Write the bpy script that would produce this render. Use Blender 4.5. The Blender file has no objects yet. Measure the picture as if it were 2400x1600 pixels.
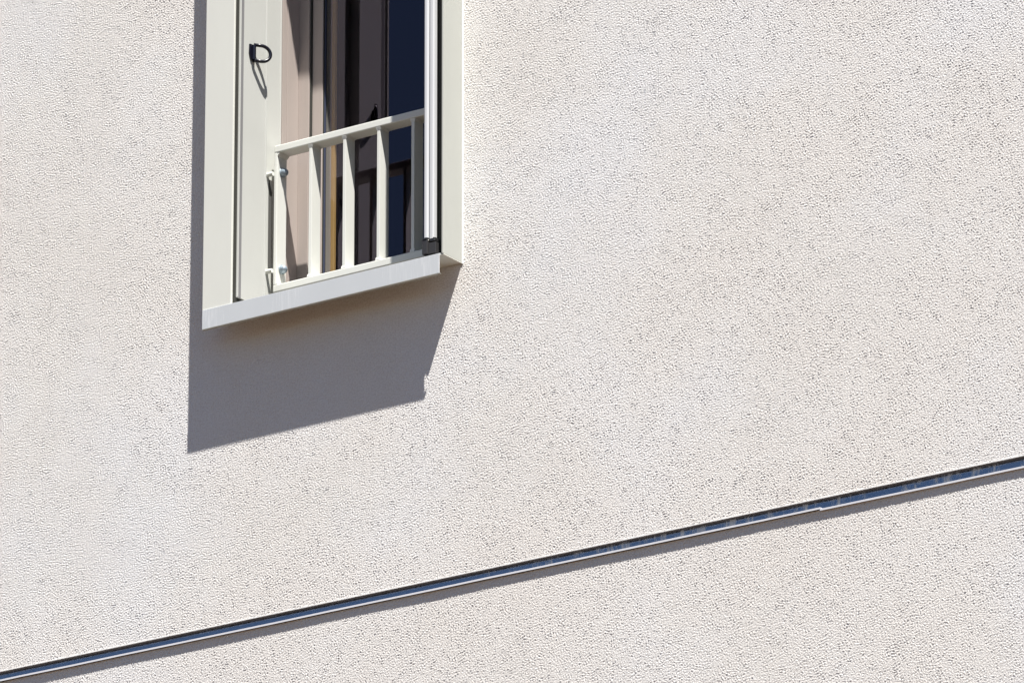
import bpy, bmesh, math, random
import numpy as np
from mathutils import Vector, Matrix
C = bpy.data.collections.new("scene"); bpy.context.scene.collection.children.link(C)
sc = bpy.context.scene
R = math.radians

# ---------------------------------------------------------------- camera
cd = bpy.data.cameras.new("camera"); cam = bpy.data.objects.new("camera", cd)
C.objects.link(cam); sc.camera = cam
YAW, PIT, ROL, F = .5966, .3444, -.0021, 16054.06
fw = Vector((-math.sin(YAW)*math.cos(PIT), math.cos(YAW)*math.cos(PIT), math.sin(PIT)))
ri = Vector((math.cos(YAW), math.sin(YAW), 0)); up = ri.cross(fw)
r2 = ri*math.cos(ROL) + up*math.sin(ROL); u2 = -ri*math.sin(ROL) + up*math.cos(ROL)
m = Matrix((r2, u2, -fw)).transposed().to_4x4(); m.translation = (15.4606, -20.694, -9.3448)
cam.matrix_world = m
cd.sensor_width = 36; cd.lens = F/2400*36; cd.clip_start = .5; cd.clip_end = 3000

# ---------------------------------------------------------------- light
SUN = Vector((1.25, -1.0, 3.4)).normalized()      # towards the sun
el = math.asin(SUN.z); az = math.atan2(SUN.x, SUN.y)
w = bpy.data.worlds.new("World"); sc.world = w; w.use_nodes = True
nt = w.node_tree; bg = nt.nodes["Background"]
sky = nt.nodes.new("ShaderNodeTexSky"); sky.sky_type = 'NISHITA'; sky.sun_disc = False
sky.sun_elevation = el; sky.sun_rotation = az; sky.altitude = 300; sky.air_density = 1.0
sky.dust_density = .3; sky.ozone_density = 3.0
nt.links.new(sky.outputs[0], bg.inputs[0]); bg.inputs[1].default_value = .040
sl = bpy.data.lights.new("sun", 'SUN'); so = bpy.data.objects.new("sun", sl); C.objects.link(so)
sl.energy = 4.8; sl.angle = R(.5); sl.color = (1, .955, .90)
so.rotation_euler = SUN.to_track_quat('Z', 'Y').to_euler(); so.location = (20, -20, 40)
sc.view_settings.view_transform = 'Standard'; sc.view_settings.look = 'None'
sc.view_settings.exposure = 1.11; sc.view_settings.gamma = 1; sc.view_settings.use_curve_mapping = False

# ---------------------------------------------------------------- materials
def mat(name):
    M = bpy.data.materials.new(name); M.use_nodes = True
    return M, M.node_tree, M.node_tree.nodes["Principled BSDF"]
def N(nt, kind, **kw):
    n = nt.nodes.new(kind)
    for k, v in kw.items():
        if k in n.inputs: n.inputs[k].default_value = v
        else: setattr(n, k, v)
    return n
def coords(nt, scale=(1, 1, 1)):
    g = N(nt, "ShaderNodeNewGeometry"); mp = N(nt, "ShaderNodeMapping"); mp.inputs["Scale"].default_value = scale
    nt.links.new(g.outputs["Position"], mp.inputs["Vector"]); return mp.outputs[0]
def ramp(nt, fac, stops):
    r = N(nt, "ShaderNodeValToRGB"); e = r.color_ramp.elements
    while len(e) < len(stops): e.new(.5)
    for s, (p, c) in zip(e, stops):
        s.position = p; s.color = c if len(c) == 4 else (*c, 1)
    nt.links.new(fac, r.inputs[0]); return r.outputs[0]
def mixc(nt, fac, a, b, mode='MIX'):
    n = N(nt, "ShaderNodeMix", data_type='RGBA', blend_type=mode)
    for s, v in ((0, fac), (6, a), (7, b)):
        if hasattr(v, "node"): nt.links.new(v, n.inputs[s])
        else: n.inputs[s].default_value = v
    return n.outputs[2]
def paint(name, col, rough=.4, streak=0, metallic=0, spec=.5):
    M, nt, b = mat(name)
    b.inputs["Roughness"].default_value = rough; b.inputs["Metallic"].default_value = metallic
    b.inputs["Specular IOR Level"].default_value = spec
    n = N(nt, "ShaderNodeTexNoise", Scale=6., Detail=5., Roughness=.6); nt.links.new(coords(nt, (1, 1, .35)), n.inputs[0])
    c1 = tuple(x*.965 for x in col); c = ramp(nt, n.outputs[0], [(.35, c1), (.65, col)])
    if streak:
        s = N(nt, "ShaderNodeTexNoise", Scale=1., Detail=4., Roughness=.65); nt.links.new(coords(nt, (150, 1, 9)), s.inputs[0])
        msk = N(nt, "ShaderNodeTexNoise", Scale=3.1, Detail=1.); nt.links.new(coords(nt), msk.inputs[0])
        mm = N(nt, "ShaderNodeMath", operation='MULTIPLY'); nt.links.new(s.outputs[0], mm.inputs[0]); nt.links.new(msk.outputs[0], mm.inputs[1])
        k = ramp(nt, mm.outputs[0], [(.335, (0, 0, 0)), (.43, (streak,)*3)])
        c = mixc(nt, k, c, (.9, .91, .92, 1))
    nt.links.new(c, b.inputs["Base Color"])
    n2 = N(nt, "ShaderNodeTexNoise", Scale=700., Detail=2.); nt.links.new(coords(nt), n2.inputs[0])
    bp = N(nt, "ShaderNodeBump", Strength=.06, Distance=.001); nt.links.new(n2.outputs[0], bp.inputs["Height"])
    nt.links.new(bp.outputs[0], b.inputs["Normal"])
    return M

def stucco():
    M, nt, b = mat("stucco"); b.inputs["Roughness"].default_value = .95; b.inputs["Specular IOR Level"].default_value = .1
    P = coords(nt)
    n1 = N(nt, "ShaderNodeTexNoise", Scale=260., Detail=2., Roughness=.6); nt.links.new(P, n1.inputs[0])
    bp = N(nt, "ShaderNodeBump", Distance=.0036, Strength=1.); nt.links.new(n1.outputs[0], bp.inputs["Height"])
    nt.links.new(bp.outputs[0], b.inputs["Normal"])
    big = N(nt, "ShaderNodeTexNoise", Scale=.9, Detail=5., Roughness=.55); nt.links.new(P, big.inputs[0])
    c = ramp(nt, big.outputs[0], [(.32, (.785, .762, .73)), (.5, (.80, .785, .762)), (.68, (.805, .807, .812))])
    sp = N(nt, "ShaderNodeTexNoise", Scale=125., Detail=3., Roughness=.7); nt.links.new(P, sp.inputs[0])
    c = mixc(nt, 1., c, ramp(nt, sp.outputs[0], [(.34, (.86, .845, .83)), (.58, (1, 1, 1))]), 'MULTIPLY')
    nt.links.new(c, b.inputs["Base Color"])
    return M

M_st = stucco()
M_cream = paint("cream_paint", (.70, .71, .652), .42)
M_side = paint("cream_dimmed_side", (.555, .568, .538), .45, spec=.3)  # the cream, darkened to hold down the sun on side-facing reveals
M_casing = paint("cream_dimmed_casing", (.445, .458, .425), .5, spec=.15)  # same cream, darkened further against sun and wall bounce on the flank
M_sill = paint("sill_paint", (.575, .605, .625), .38, streak=.22)
M_rail = paint("railing_paint", (.695, .71, .665), .45)
M_pink = paint("window_profile_paint", (.405, .355, .325), .4, spec=.3)
M_white = paint("bead_white", (.86, .86, .84), .5)
M_alu = paint("track_aluminium", (.61, .625, .64), .32)
M_black = paint("black_plastic", (.022, .022, .024), .4)
M_navy = paint("black_ring_paint", (.006, .006, .014), .3)
M_grey = paint("grey_plastic", (.035, .034, .036), .5)
M_brush = paint("brush_seal_grey", (.22, .22, .225), .7)
M_gapshade = paint("gap_shade_grey", (.10, .10, .095), .8, spec=.1)
M_silltop = paint("bounce_cut_grey", (.15, .145, .135), .7, spec=.2)
M_seal = paint("rubber_seal", (.035, .036, .03), .7)
M_bolt = paint("zinc_bolt", (.27, .33, .38), .42, metallic=.35)
M_wood = paint("wooden_stop", (.55, .33, .12), .45)
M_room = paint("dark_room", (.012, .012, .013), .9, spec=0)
M_curt = paint("dark_curtain", (.05, .048, .046), .9, spec=0)
M_dark = paint("dark_brown", (.085, .075, .07), .9, spec=.1)
M_gask = paint("blue_gasket", (.05, .06, .10), .4)

def flashing_mat():
    M, nt, b = mat("galvanised_flashing")
    P = coords(nt, (9, 1, 2.2))
    s = N(nt, "ShaderNodeTexNoise", Scale=2.2, Detail=6., Roughness=.72); nt.links.new(P, s.inputs[0])
    sx = N(nt, "ShaderNodeSeparateXYZ"); nt.links.new(coords(nt), sx.inputs[0])      # mortar smears lie mostly along the middle lengths
    msk = N(nt, "ShaderNodeMapRange"); nt.links.new(sx.outputs[0], msk.inputs[0])
    for q, v in ((1, 1.1), (2, 1.6), (3, .50), (4, .62)): msk.inputs[q].default_value = v
    mm = N(nt, "ShaderNodeMath", operation='MULTIPLY'); nt.links.new(s.outputs[0], mm.inputs[0]); nt.links.new(msk.outputs[0], mm.inputs[1])
    k = ramp(nt, mm.outputs[0], [(.315, (0, 0, 0)), (.37, (.75, .75, .75))])
    c = mixc(nt, k, (.27, .315, .40, 1), (.42, .42, .42, 1)); nt.links.new(c, b.inputs["Base Color"])
    inv = N(nt, "ShaderNodeMath", operation='SUBTRACT'); inv.inputs[0].default_value = .92; nt.links.new(k, inv.inputs[1])
    nt.links.new(inv.outputs[0], b.inputs["Metallic"]); b.inputs["Roughness"].default_value = .16
    return M
M_flash = flashing_mat()
M_lip = paint("flashing_lip", (.70, .71, .75), .4)

def glass_mat():
    M, nt, b = mat("window_glass")
    out = nt.nodes["Material Output"]
    t = N(nt, "ShaderNodeBsdfTransparent"); t.inputs[0].default_value = (.93, .95, .95, 1)
    g = N(nt, "ShaderNodeBsdfGlossy", Roughness=.0); g.inputs[0].default_value = (.92, .80, 1, 1)
    fr = N(nt, "ShaderNodeFresnel", IOR=1.55)
    k = N(nt, "ShaderNodeMath", operation='MULTIPLY'); k.inputs[1].default_value = 1.45; nt.links.new(fr.outputs[0], k.inputs[0])
    gg = N(nt, "ShaderNodeNewGeometry"); iv = N(nt, "ShaderNodeMath", operation='SUBTRACT'); iv.inputs[0].default_value = 1; nt.links.new(gg.outputs["Backfacing"], iv.inputs[1])
    k2 = N(nt, "ShaderNodeMath", operation='MULTIPLY'); nt.links.new(k.outputs[0], k2.inputs[0]); nt.links.new(iv.outputs[0], k2.inputs[1]); k = k2
    mx = N(nt, "ShaderNodeMixShader"); nt.links.new(k.outputs[0], mx.inputs[0]); nt.links.new(t.outputs[0], mx.inputs[1]); nt.links.new(g.outputs[0], mx.inputs[2])
    nt.links.new(mx.outputs[0], out.inputs[0]); return M
M_glass = glass_mat()

def ground_mat():
    M, nt, b = mat("ground_paving"); b.inputs["Roughness"].default_value = .9
    n = N(nt, "ShaderNodeTexNoise", Scale=.6, Detail=8., Roughness=.6); nt.links.new(coords(nt), n.inputs[0])
    nt.links.new(ramp(nt, n.outputs[0], [(.3, (.046, .022, .006)), (.7, (.066, .033, .010))]), b.inputs["Base Color"])
    return M

# ---------------------------------------------------------------- mesh helpers
class MB:
    def __init__(s): s.bm = bmesh.new()
    def box(s, x0, x1, y0, y1, z0, z1):
        v = [s.bm.verts.new((x, y, z)) for z in (z0, z1) for y in (y0, y1) for x in (x0, x1)]
        for f in ((0, 2, 3, 1), (4, 5, 7, 6), (0, 1, 5, 4), (2, 6, 7, 3), (0, 4, 6, 2), (1, 3, 7, 5)):
            s.bm.faces.new([v[i] for i in f])
        return s
    def prism(s, pts, axis, a, b):        # outline in the other two axes, extruded along axis
        def P(p, t):
            q = list(p); q.insert(axis, t); return s.bm.verts.new(q)
        A = [P(p, a) for p in pts]; B = [P(p, b) for p in pts]; n = len(pts)
        s.bm.faces.new(A); s.bm.faces.new(B[::-1])
        for i in range(n): s.bm.faces.new((A[i], B[i], B[(i+1) % n], A[(i+1) % n]))
        return s
    def quad(s, *p): s.bm.faces.new([s.bm.verts.new(q) for q in p]); return s
    def lathe(s, prof, org, ax=(1, 0, 0), n=20):   # prof: (t along axis, radius)
        ax = Vector(ax).normalized(); u = ax.orthogonal().normalized(); v = ax.cross(u); org = Vector(org)
        rings = []
        for t, r in prof:
            rings.append([s.bm.verts.new(org+ax*t+(u*math.cos(2*math.pi*i/n)+v*math.sin(2*math.pi*i/n))*max(r, 1e-5)) for i in range(n)])
        for a, b in zip(rings, rings[1:]):
            for i in range(n): s.bm.faces.new((a[i], a[(i+1) % n], b[(i+1) % n], b[i]))
        s.bm.faces.new(rings[0][::-1]); s.bm.faces.new(rings[-1]); return s
    def tube(s, pts, r, n=10, closed=False):
        pts = [Vector(p) for p in pts]; rings = []; L = len(pts)
        ref = (pts[1]-pts[0]).cross(pts[L//2]-pts[0]).normalized()
        for i, p in enumerate(pts):
            a = pts[(i-1) % L] if (closed or i) else p; b = pts[(i+1) % L] if (closed or i < L-1) else p
            t = (b-a).normalized(); v = t.cross(ref).normalized(); u = v.cross(t)
            rings.append([s.bm.verts.new(p+(u*math.cos(2*math.pi*k/n)+v*math.sin(2*math.pi*k/n))*r) for k in range(n)])
        for i in range(L if closed else L-1):
            a, b = rings[i], rings[(i+1) % L]
            for k in range(n): s.bm.faces.new((a[k], a[(k+1) % n], b[(k+1) % n], b[k]))
        if not closed: s.bm.faces.new(rings[0][::-1]); s.bm.faces.new(rings[-1])
        return s
    def build(s, name, m, parent=None, bevel=0, smooth=False, seg=2):
        bmesh.ops.recalc_face_normals(s.bm, faces=s.bm.faces[:])
        me = bpy.data.meshes.new(name); s.bm.to_mesh(me); s.bm.free(); me.materials.append(m)
        o = bpy.data.objects.new(name, me); C.objects.link(o)
        if parent: o.parent = parent
        if smooth:
            for p in me.polygons: p.use_smooth = True
        if bevel:
            b = o.modifiers.new("bevel", 'BEVEL'); b.width = bevel; b.segments = seg; b.limit_method = 'ANGLE'; b.harden_normals = False
        return o
def tag(o, label=None, cat=None, group=None, kind=None):
    for k, v in (("label", label), ("category", cat), ("group", group), ("kind", kind)):
        if v: o[k] = v
    return o
def empty(name, loc, label, cat, group=None):
    o = bpy.data.objects.new(name, None); C.objects.link(o); o["_l"] = 0; del o["_l"]
    o.location = loc; o.empty_display_size = .1; bpy.context.view_layer.update()
    return tag(o, label, cat, group)
def keep(parent):                 # children are modelled in world space
    for ch in parent.children: ch.matrix_parent_inverse = Matrix.Translation(-parent.location)

ZT = 2.83                        # underside of the window head
YG = .412                        # glass plane
GT, GB = -1.2745, -1.3165        # the flashing slot in the wall

# ---------------------------------------------------------------- ground and room
g = MB().quad((-600, -600, -11), (600, -600, -11), (600, 600, -11), (-600, 600, -11)).build("ground", ground_mat())
tag(g, kind="structure")
rm = MB()
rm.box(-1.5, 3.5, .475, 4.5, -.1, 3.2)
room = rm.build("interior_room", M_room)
# open the room's front where the window looks in
bm = bmesh.new(); bm.from_mesh(room.data)
f = min(bm.faces, key=lambda f: f.calc_center_median().y); bmesh.ops.delete(bm, geom=[f], context='FACES')
bm.to_mesh(room.data); bm.free(); tag(room, kind="structure")

# ---------------------------------------------------------------- stucco wall
HX0, HX1, HZ0, HZ1 = .03, 1.15, .012, 2.86
wb = MB()
X0, X1, Z0, Z1 = -9, 13, -11, 5
T = .46; YB = .0035
wb.box(X0, HX0, YB, T, GT, Z1); wb.box(HX1, X1, YB, T, GT, Z1)
wb.box(HX0, HX1, YB, T, GT, HZ0); wb.box(HX0, HX1, YB, T, HZ1, Z1)
wb.box(X0, X1, YB, T, Z0, GB-.004); wb.box(X0, X1, .05, T-.002, GB-.004, GT)
wall = wb.build("stucco_wall", M_st); tag(wall, "rough off-white stucco wall filling the picture around the window", "wall")
def grain_sheet(x0, x1, z0, z1, step, seed, sig, hole=None):
    """coarse-grained render coat as real relief: band-limited random heights on a fine grid"""
    nx, nz = int((x1-x0)/step), int((z1-z0)/step)
    rg = np.random.default_rng(seed)
    def band(lo, hi, soft=.35):
        fx = np.fft.fftfreq(nx, step)[None, :]; fz = np.fft.rfftfreq(nz, step)[:, None]
        dx, dz = math.cos(R(-33)), math.sin(R(-33))       # the float was pulled slightly downhill
        f = np.sqrt((1.32*(fx*dx+fz*dz))**2+(.94*(fz*dx-fx*dz))**2)
        wgt = np.exp(-((np.log(np.maximum(f, 1e-3))-math.log(math.sqrt(lo*hi)))/(.5*math.log(hi/lo)+soft))**2*1.2)
        W = (rg.standard_normal((fz.shape[0], nx))+1j*rg.standard_normal((fz.shape[0], nx)))*wgt
        n = np.fft.irfft2(W.T, s=(nx, nz)).T
        return (n-n.mean())/n.std()
    n = band(80, 142, .24) + .17*band(30, 60, .35)
    n = n/n.std(); n = np.where(n < 0, n*1.25, n*.85)
    env = 1+.13*np.clip(band(.8, 7, 1.1), -1.7, 1.7)
    n -= .55*np.maximum(-band(75, 130, .15)-1.2, 0)
    h = np.clip(sig*n*env, -.0034, .0030)
    xs = x0+(x1-x0)*np.arange(nx)/(nx-1); zs = z0+(z1-z0)*np.arange(nz)/(nz-1)
    X, Z = np.meshgrid(xs, zs); co = np.stack([X, -h, Z], -1).reshape(-1, 3).astype(np.float32)
    i = (np.arange(nz-1)[:, None]*nx+np.arange(nx-1)[None, :])
    q = np.stack([i, i+1, i+nx+1, i+nx], -1).reshape(-1, 4)
    if hole:
        cx = co[q[:, 0], 0]; cz = co[q[:, 0], 2]
        q = q[~((cx > hole[0]) & (cx < hole[1]) & (cz > hole[2]))]
        used = np.unique(q); mp = np.full(len(co), -1); mp[used] = np.arange(len(used)); co = co[used]; q = mp[q]
    me = bpy.data.meshes.new("render_coat"); me.vertices.add(len(co)); me.vertices.foreach_set("co", co.ravel())
    me.loops.add(q.size); me.loops.foreach_set("vertex_index", q.ravel().astype(np.int32))
    me.polygons.add(len(q)); me.polygons.foreach_set("loop_start", np.arange(0, q.size, 4, dtype=np.int32))
    me.update(calc_edges=True); me.polygons.foreach_set("use_smooth", np.ones(len(q), bool)); me.materials.append(M_st)
    o = bpy.data.objects.new("render_coat", me); C.objects.link(o); o.parent = wall; return o
SX0, SX1, STEP, SIG = -1.45, 4.05, .0028, .00063
grain_sheet(SX0, SX1, GT, 1.95, STEP, 3, SIG, hole=(.012, 1.160, .004))
grain_sheet(SX0, SX1, -2.4, GB-.004, STEP, 8, SIG)
b_ = MB().box(X0, X1, -.0022, .0034, GT-.0012, GT+.0014).build("edge_bead", M_white, wall)
MB().box(X0, X1, .0036, .026, GT-.0022, GT-.0002).build("slot_edge_strip", M_dark, wall)  # dark brown strip along the top of the slot
b_ = MB().box(1.1705, 1.1765, -.006, .02, -.004, 2.9).build("edge_bead", M_white, wall, .003)

# ---------------------------------------------------------------- metal surround of the window
P0 = -.13
sr = empty("window_surround", (.585, 0, 0), "cream metal box surround projecting from the stucco wall around the window", "window surround")
c = MB()
c.box(0, .1410, P0, P0+.003, -.002, 2.95); c.box(0, .004, P0+.003, -.001, -.002, 2.95); c.box(.1380, .1410, P0+.003, P0+.012, -.002, 2.95)
c.build("side_casing", M_cream, sr, .0012)
c = MB()
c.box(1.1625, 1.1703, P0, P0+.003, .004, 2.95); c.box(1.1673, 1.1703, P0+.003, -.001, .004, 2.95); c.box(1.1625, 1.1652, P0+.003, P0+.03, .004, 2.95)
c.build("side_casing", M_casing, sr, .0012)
MB().box(.002, 1.1703, P0+.004, -.001, .0005, .0035).build("soffit", M_cream, sr)
c = MB().box(0, 1.1703, P0, -.001, 2.951, 2.954); c.box(.1426, 1.1624, P0, P0+.003, ZT, 2.9508); c.box(.05, 1.1624, P0+.0035, .36, ZT, ZT+.004)
c.build("head_casing", M_cream, sr, .001)
# sill: front plate with a drip lip, flat top running in to the window
sill = MB()
sill.prism([(P0-.003, .006), (P0, .006), (P0+.006, .0095), (-.098, .0107), (-.098, .0067), (P0+.001, .004), (P0+.001, -.0755), (P0-.003, -.0755)], 0, .002, 1.1535)
MB().prism([(-.0975, .0107), (.37, .030), (.37, .026), (-.0975, .0067)], 0, .062, 1.149).build('sill_top_darkened', M_silltop, sr)  # unseen sill top, split off and darkened to cut bounce under the rail
sill = sill.build("sill", M_sill, sr, .001)
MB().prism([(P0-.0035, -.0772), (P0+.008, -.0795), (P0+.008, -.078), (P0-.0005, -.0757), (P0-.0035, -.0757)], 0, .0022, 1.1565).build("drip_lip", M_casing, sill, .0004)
# left reveal: two profiles one behind the other
JB = .046
c = MB().box(.060, .145, -.092, .0835, JB, ZT-.001); c.box(.060, .1475, .0838, .092, JB, ZT-.001); c.box(.1452, .1468, -.0915, -.0875, JB, ZT-.0015); c.build("reveal_panel", M_side, sr, .002)
c = MB().box(.062, .1005, .0925, .241, .030, ZT-.001); c.box(.062, .1035, .2415, .249, .030, ZT-.001)
c.build("reveal_profile", M_side, sr, .0012)
MB().box(.1003, .1022, .1700, .193, .262, .640).build("gap_shade_strip", M_gapshade, sr)  # dark strip added in place of the shaded gap beside the post
MB().box(.142, .1462, -.087, -.070, JB+.001, ZT-.002).build("brush_seal", M_brush, sr)
c = MB().box(1.118, 1.150, -.04, .24, .030, ZT-.001); c.build("reveal_panel", M_side, sr, .002)
c = MB().box(.045, .1385, P0+.0125, .090, .0105, JB-.001); c.box(.045, .1385, P0+.0125, -.0925, JB-.0005, ZT-.002)
c.box(.0605, .098, .2495, .2545, .031, ZT-.001)
c.box(1.103, 1.1615, -.092, -.042, .014, ZT)
c.build("rubber_seal", M_seal, sr)
keep(sr)

# ---------------------------------------------------------------- window behind the railing
wi = empty("window", (.6, .40, .04), "tall window with pinkish beige frame and dark reflecting glass behind the railing", "window")
fr = MB()
for (xa, xb) in ((.06, .104), (1.114, 1.149)): fr.box(xa, xb, .255, .44, .033, ZT-.002)
fr.box(.1041, .1560, .365, .44, .10, ZT-.05); fr.box(1.062, 1.1139, .365, .44, .10, ZT-.05)
fr.box(.1041, 1.1139, .365, .44, .033, .0995); fr.box(.1041, 1.1139, .365, .44, ZT-.0495, ZT-.002)
fr.box(.1041, .1066, .285, .312, .034, ZT-.003)
fr.build("frame", M_pink, wi, .0025)
sa = MB()
ZS0, ZS1 = .104, ZT-.054
for (xa, xb) in ((.1605, .2120), (1.006, 1.0575)): sa.box(xa, xb, .383, .450, ZS0, ZS1)
sa.box(.2121, 1.0059, .383, .450, ZS0, ZS0+.055); sa.box(.2121, 1.0059, .383, .450, ZS1-.055, ZS1)
sash = sa.build("sash", M_pink, wi, .0025)
ga = MB(); zi0, zi1 = ZS0+.0555, ZS1-.0555
ga.box(.1563, .1603, .372, .43, .101, ZT-.051)
ga.box(.2123, .2140, .3875, .4105, zi0, zi1)
ga.build("gasket", M_seal, wi)
MB().box(.2142, .2175, .393, .402, zi0, zi1).build("glazing_bead", M_gask, sash, .001)
gl = MB().box(.2122, 1.0057, YG, YG+.004, zi0, zi1).build("glass", M_glass, wi)
st = MB().box(.2, .226, .4505, .466, zi0, zi1)
st.build("inner_stop", M_wood, sash, .002)
keep(wi)

# ---------------------------------------------------------------- guard railing
RY, RD = .165, .069
RX0, RX1, RZ0, RZ1 = .1307, 1.098, .144, .777
ra = empty("guard_railing", (.6, RY, .14), "low cream metal railing with flat vertical bars across the window opening", "railing")
MB().box(RX0, RX1, RY, RY+RD, RZ1-.031, RZ1).build("top_rail", M_rail, ra, .004, seg=3)
MB().box(RX0, RX1, RY, RY+RD, RZ0, RZ0+.032).build("bottom_rail", M_rail, ra, .004, seg=3)
zb0, zb1 = RZ0+.0325, RZ1-.0315
for x in (RX0, RX1-.0155):
    MB().box(x, x+.0155, RY+.0008, RY+RD-.0008, zb0-.001, zb1+.001).build("post", M_rail, ra, .003)
bars = []
def fillet(mb, x0, x1, z, s):       # small weld beads where a bar meets a rail
    h = .0085
    mb.prism([(x0-.009, z), (x0, z), (x0, z+s*h)], 1, RY+.006, RY+RD-.006)
    mb.prism([(x1, z), (x1+.009, z), (x1, z+s*h)], 1, RY+.006, RY+RD-.006)
    mb.prism([(RY+.001, z), (RY+.0045, z), (RY+.0045, z+s*.013)], 0, x0-.004, x1+.004)
for i in range(5):
    x = .3025 + .168*i
    mb = MB().box(x, x+.0145, RY+.005, RY+RD-.002, zb0, zb1)
    fillet(mb, x, x+.0145, zb0+.0002, 1); fillet(mb, x, x+.0145, zb1-.0002, -1)
    o = mb.build("bar", M_rail, ra, .0012); o["group"] = "flat vertical bars of the railing"; bars.append(o)
for x in (RX0+.0155,):
    mb = MB(); mb.prism([(x, zb1), (x+.014, zb1), (x, zb1-.014)], 1, RY+.002, RY+RD-.002); mb.build("weld_fillet", M_rail, ra, .001)
    mb = MB(); mb.prism([(x, zb0), (x+.01, zb0), (x, zb0+.01)], 1, RY+.002, RY+RD-.002); mb.build("weld_fillet", M_rail, ra, .001)
for z in (.668, .250):
    y = RY+.036; x1 = RX0+.0155
    MB().lathe([(0, .0195), (.003, .0205), (.0045, .0195), (.005, .0178), (.012, .0175), (.019, .0150), (.024, .0100), (.027, .004), (.0275, 0)], (x1+.0003, y, z)).build("bolt", M_bolt, ra, smooth=False, bevel=.0006)
    MB().lathe([(0, .0092), (RX0-.1015, .0092)], (.1012, RY-.004, z-.012)).build("spacer", M_rail, ra, smooth=False)
keep(ra)

# ---------------------------------------------------------------- screen track at the right
tr = empty("screen_track", (1.1, -.12, 0), "pale aluminium screen track standing at the right side of the window", "screen track")
def rrect(x0, x1, y0, y1, r, n=5):
    pts = []
    for cx, cy, a0 in ((x1-r, y0+r, -90), (x1-r, y1-r, 0), (x0+r, y1-r, 90), (x0+r, y0+r, 180)):
        for k in range(n+1):
            a = R(a0+90*k/n); pts.append((cx+r*math.cos(a), cy+r*math.sin(a)))
    return pts
MB().prism(rrect(1.0765, 1.0975, P0-.001, P0+.022, .008), 2, .078, ZT-.003).build("tube", M_alu, tr)
MB().prism(rrect(1.1005, 1.1230, P0+.002, P0+.030, .007), 2, .078, ZT-.003).build("tube", M_alu, tr)
MB().box(1.0972, 1.1008, P0+.012, P0+.020, .08, ZT-.003).build("web", M_grey, tr)
fo = MB()
fo.prism([(P0-.004, .016), (-.040, .016), (-.040, .060), (P0+.01, .075), (P0-.004, .0775)], 0, 1.072, 1.097)
fo.box(1.097, 1.132, P0+.004, -.05, .016, .062)
foot = fo.build("foot_bracket", M_grey, tr, .0015)
cp = MB(); cp.prism(rrect(1.0735, 1.099, P0-.006, P0+.030, .006), 2, .0768, .084)
cp.prism(rrect(1.101, 1.128, P0+.003, P0+.040, .006), 2, .0665, .082); cp.box(1.08, 1.094, P0+.032, -.045, .070, .075)
cp.build("end_cap", M_black, foot, .001)
MB().lathe([(0, .0028), (.002, .002)], (1.0972, P0+.003, .0745), (1, 0, 0), 10).build("screw", M_white, foot)
keep(tr)

# ---------------------------------------------------------------- ring pull on the left reveal
rp = empty("ring_pull", (.145, -.0145, 1.119), "black D-shaped ring pull on the left reveal panel", "ring pull")
RP = Vector((.1455, -.0145, 1.119))
pl = MB()
pl.prism([(RP.y-.022, RP.z-.006), (RP.y-.012, RP.z-.034), (RP.y+.010, RP.z-.038), (RP.y+.017, RP.z-.020), (RP.y+.012, RP.z+.026), (RP.y-.004, RP.z+.036), (RP.y-.020, RP.z+.034)], 0, .1451, .1515)
pl = pl.build("mounting_plate", M_navy, rp, .0015)
h = MB(); h.lathe([(-.031, .0085), (.031, .0085)], (RP.x+.011, RP.y, RP.z), (0, 0, 1), 14)
h.build("hinge_barrel", M_navy, rp)
d = Vector((.040, .058, 0)); pts = []
B = Vector((RP.x+.011, RP.y, RP.z))
hw = .034
for k in range(25):
    a = R(90-180*k/24); pts.append(B + d*(.45+.55*max(0, math.cos(a))) + Vector((0, 0, hw*math.sin(a))))
loop = [B+Vector((0, 0, hw))]+pts+[B+Vector((0, 0, -hw))]
MB().tube(loop, .0072, 10).build("ring", M_navy, rp, smooth=True)
keep(rp)

# ---------------------------------------------------------------- flashing along the wall
def flashing(x0, x1, dz, dy, label):
    e = empty("metal_flashing", (x0, 0, GB), label, "flashing", "lengths of metal flashing along the wall")
    MB().box(x0, x1, .022-dy*.5, .0255-dy*.5, GB+.0005+dz, GT-.0026).build("back_plate", M_flash, e)
    n = max(2, int((x1-x0)/.25)); mb = MB(); rnd = random.Random(4)
    # the lip wanders by a millimetre along its length
    prof = [(-.0100-dy, GB-.0005+dz), (-.0100-dy, GB-.0080+dz), (-.0080-dy, GB-.0080+dz), (-.0080-dy, GB-.0025+dz), (.0275, GB-.0020+dz), (.0275, GB-.0000+dz)]
    rows = []
    for i in range(n+1):
        x = x0+(x1-x0)*i/n; jz = rnd.uniform(-.0007, .0007); jy = rnd.uniform(-.0008, .0008)
        rows.append([mb.bm.verts.new((x, y+(jy if y < 0 else 0), z+jz*(1 if y < 0 else 0))) for y, z in prof])
    for a, b in zip(rows, rows[1:]):
        for k in range(6): mb.bm.faces.new((a[k], a[(k+1) % 6], b[(k+1) % 6], b[k]))
    mb.bm.faces.new(rows[0]); mb.bm.faces.new(rows[-1][::-1])
    mb.build("lip", M_lip, e, .0004)
    keep(e)
flashing(X0, 2.80, .0035, .0015, "longer metal flashing strip to the left, its end lapping over the next")
flashing(2.795, X1, -.002, 0, "shorter metal flashing strip at the right, tucked under its neighbour")
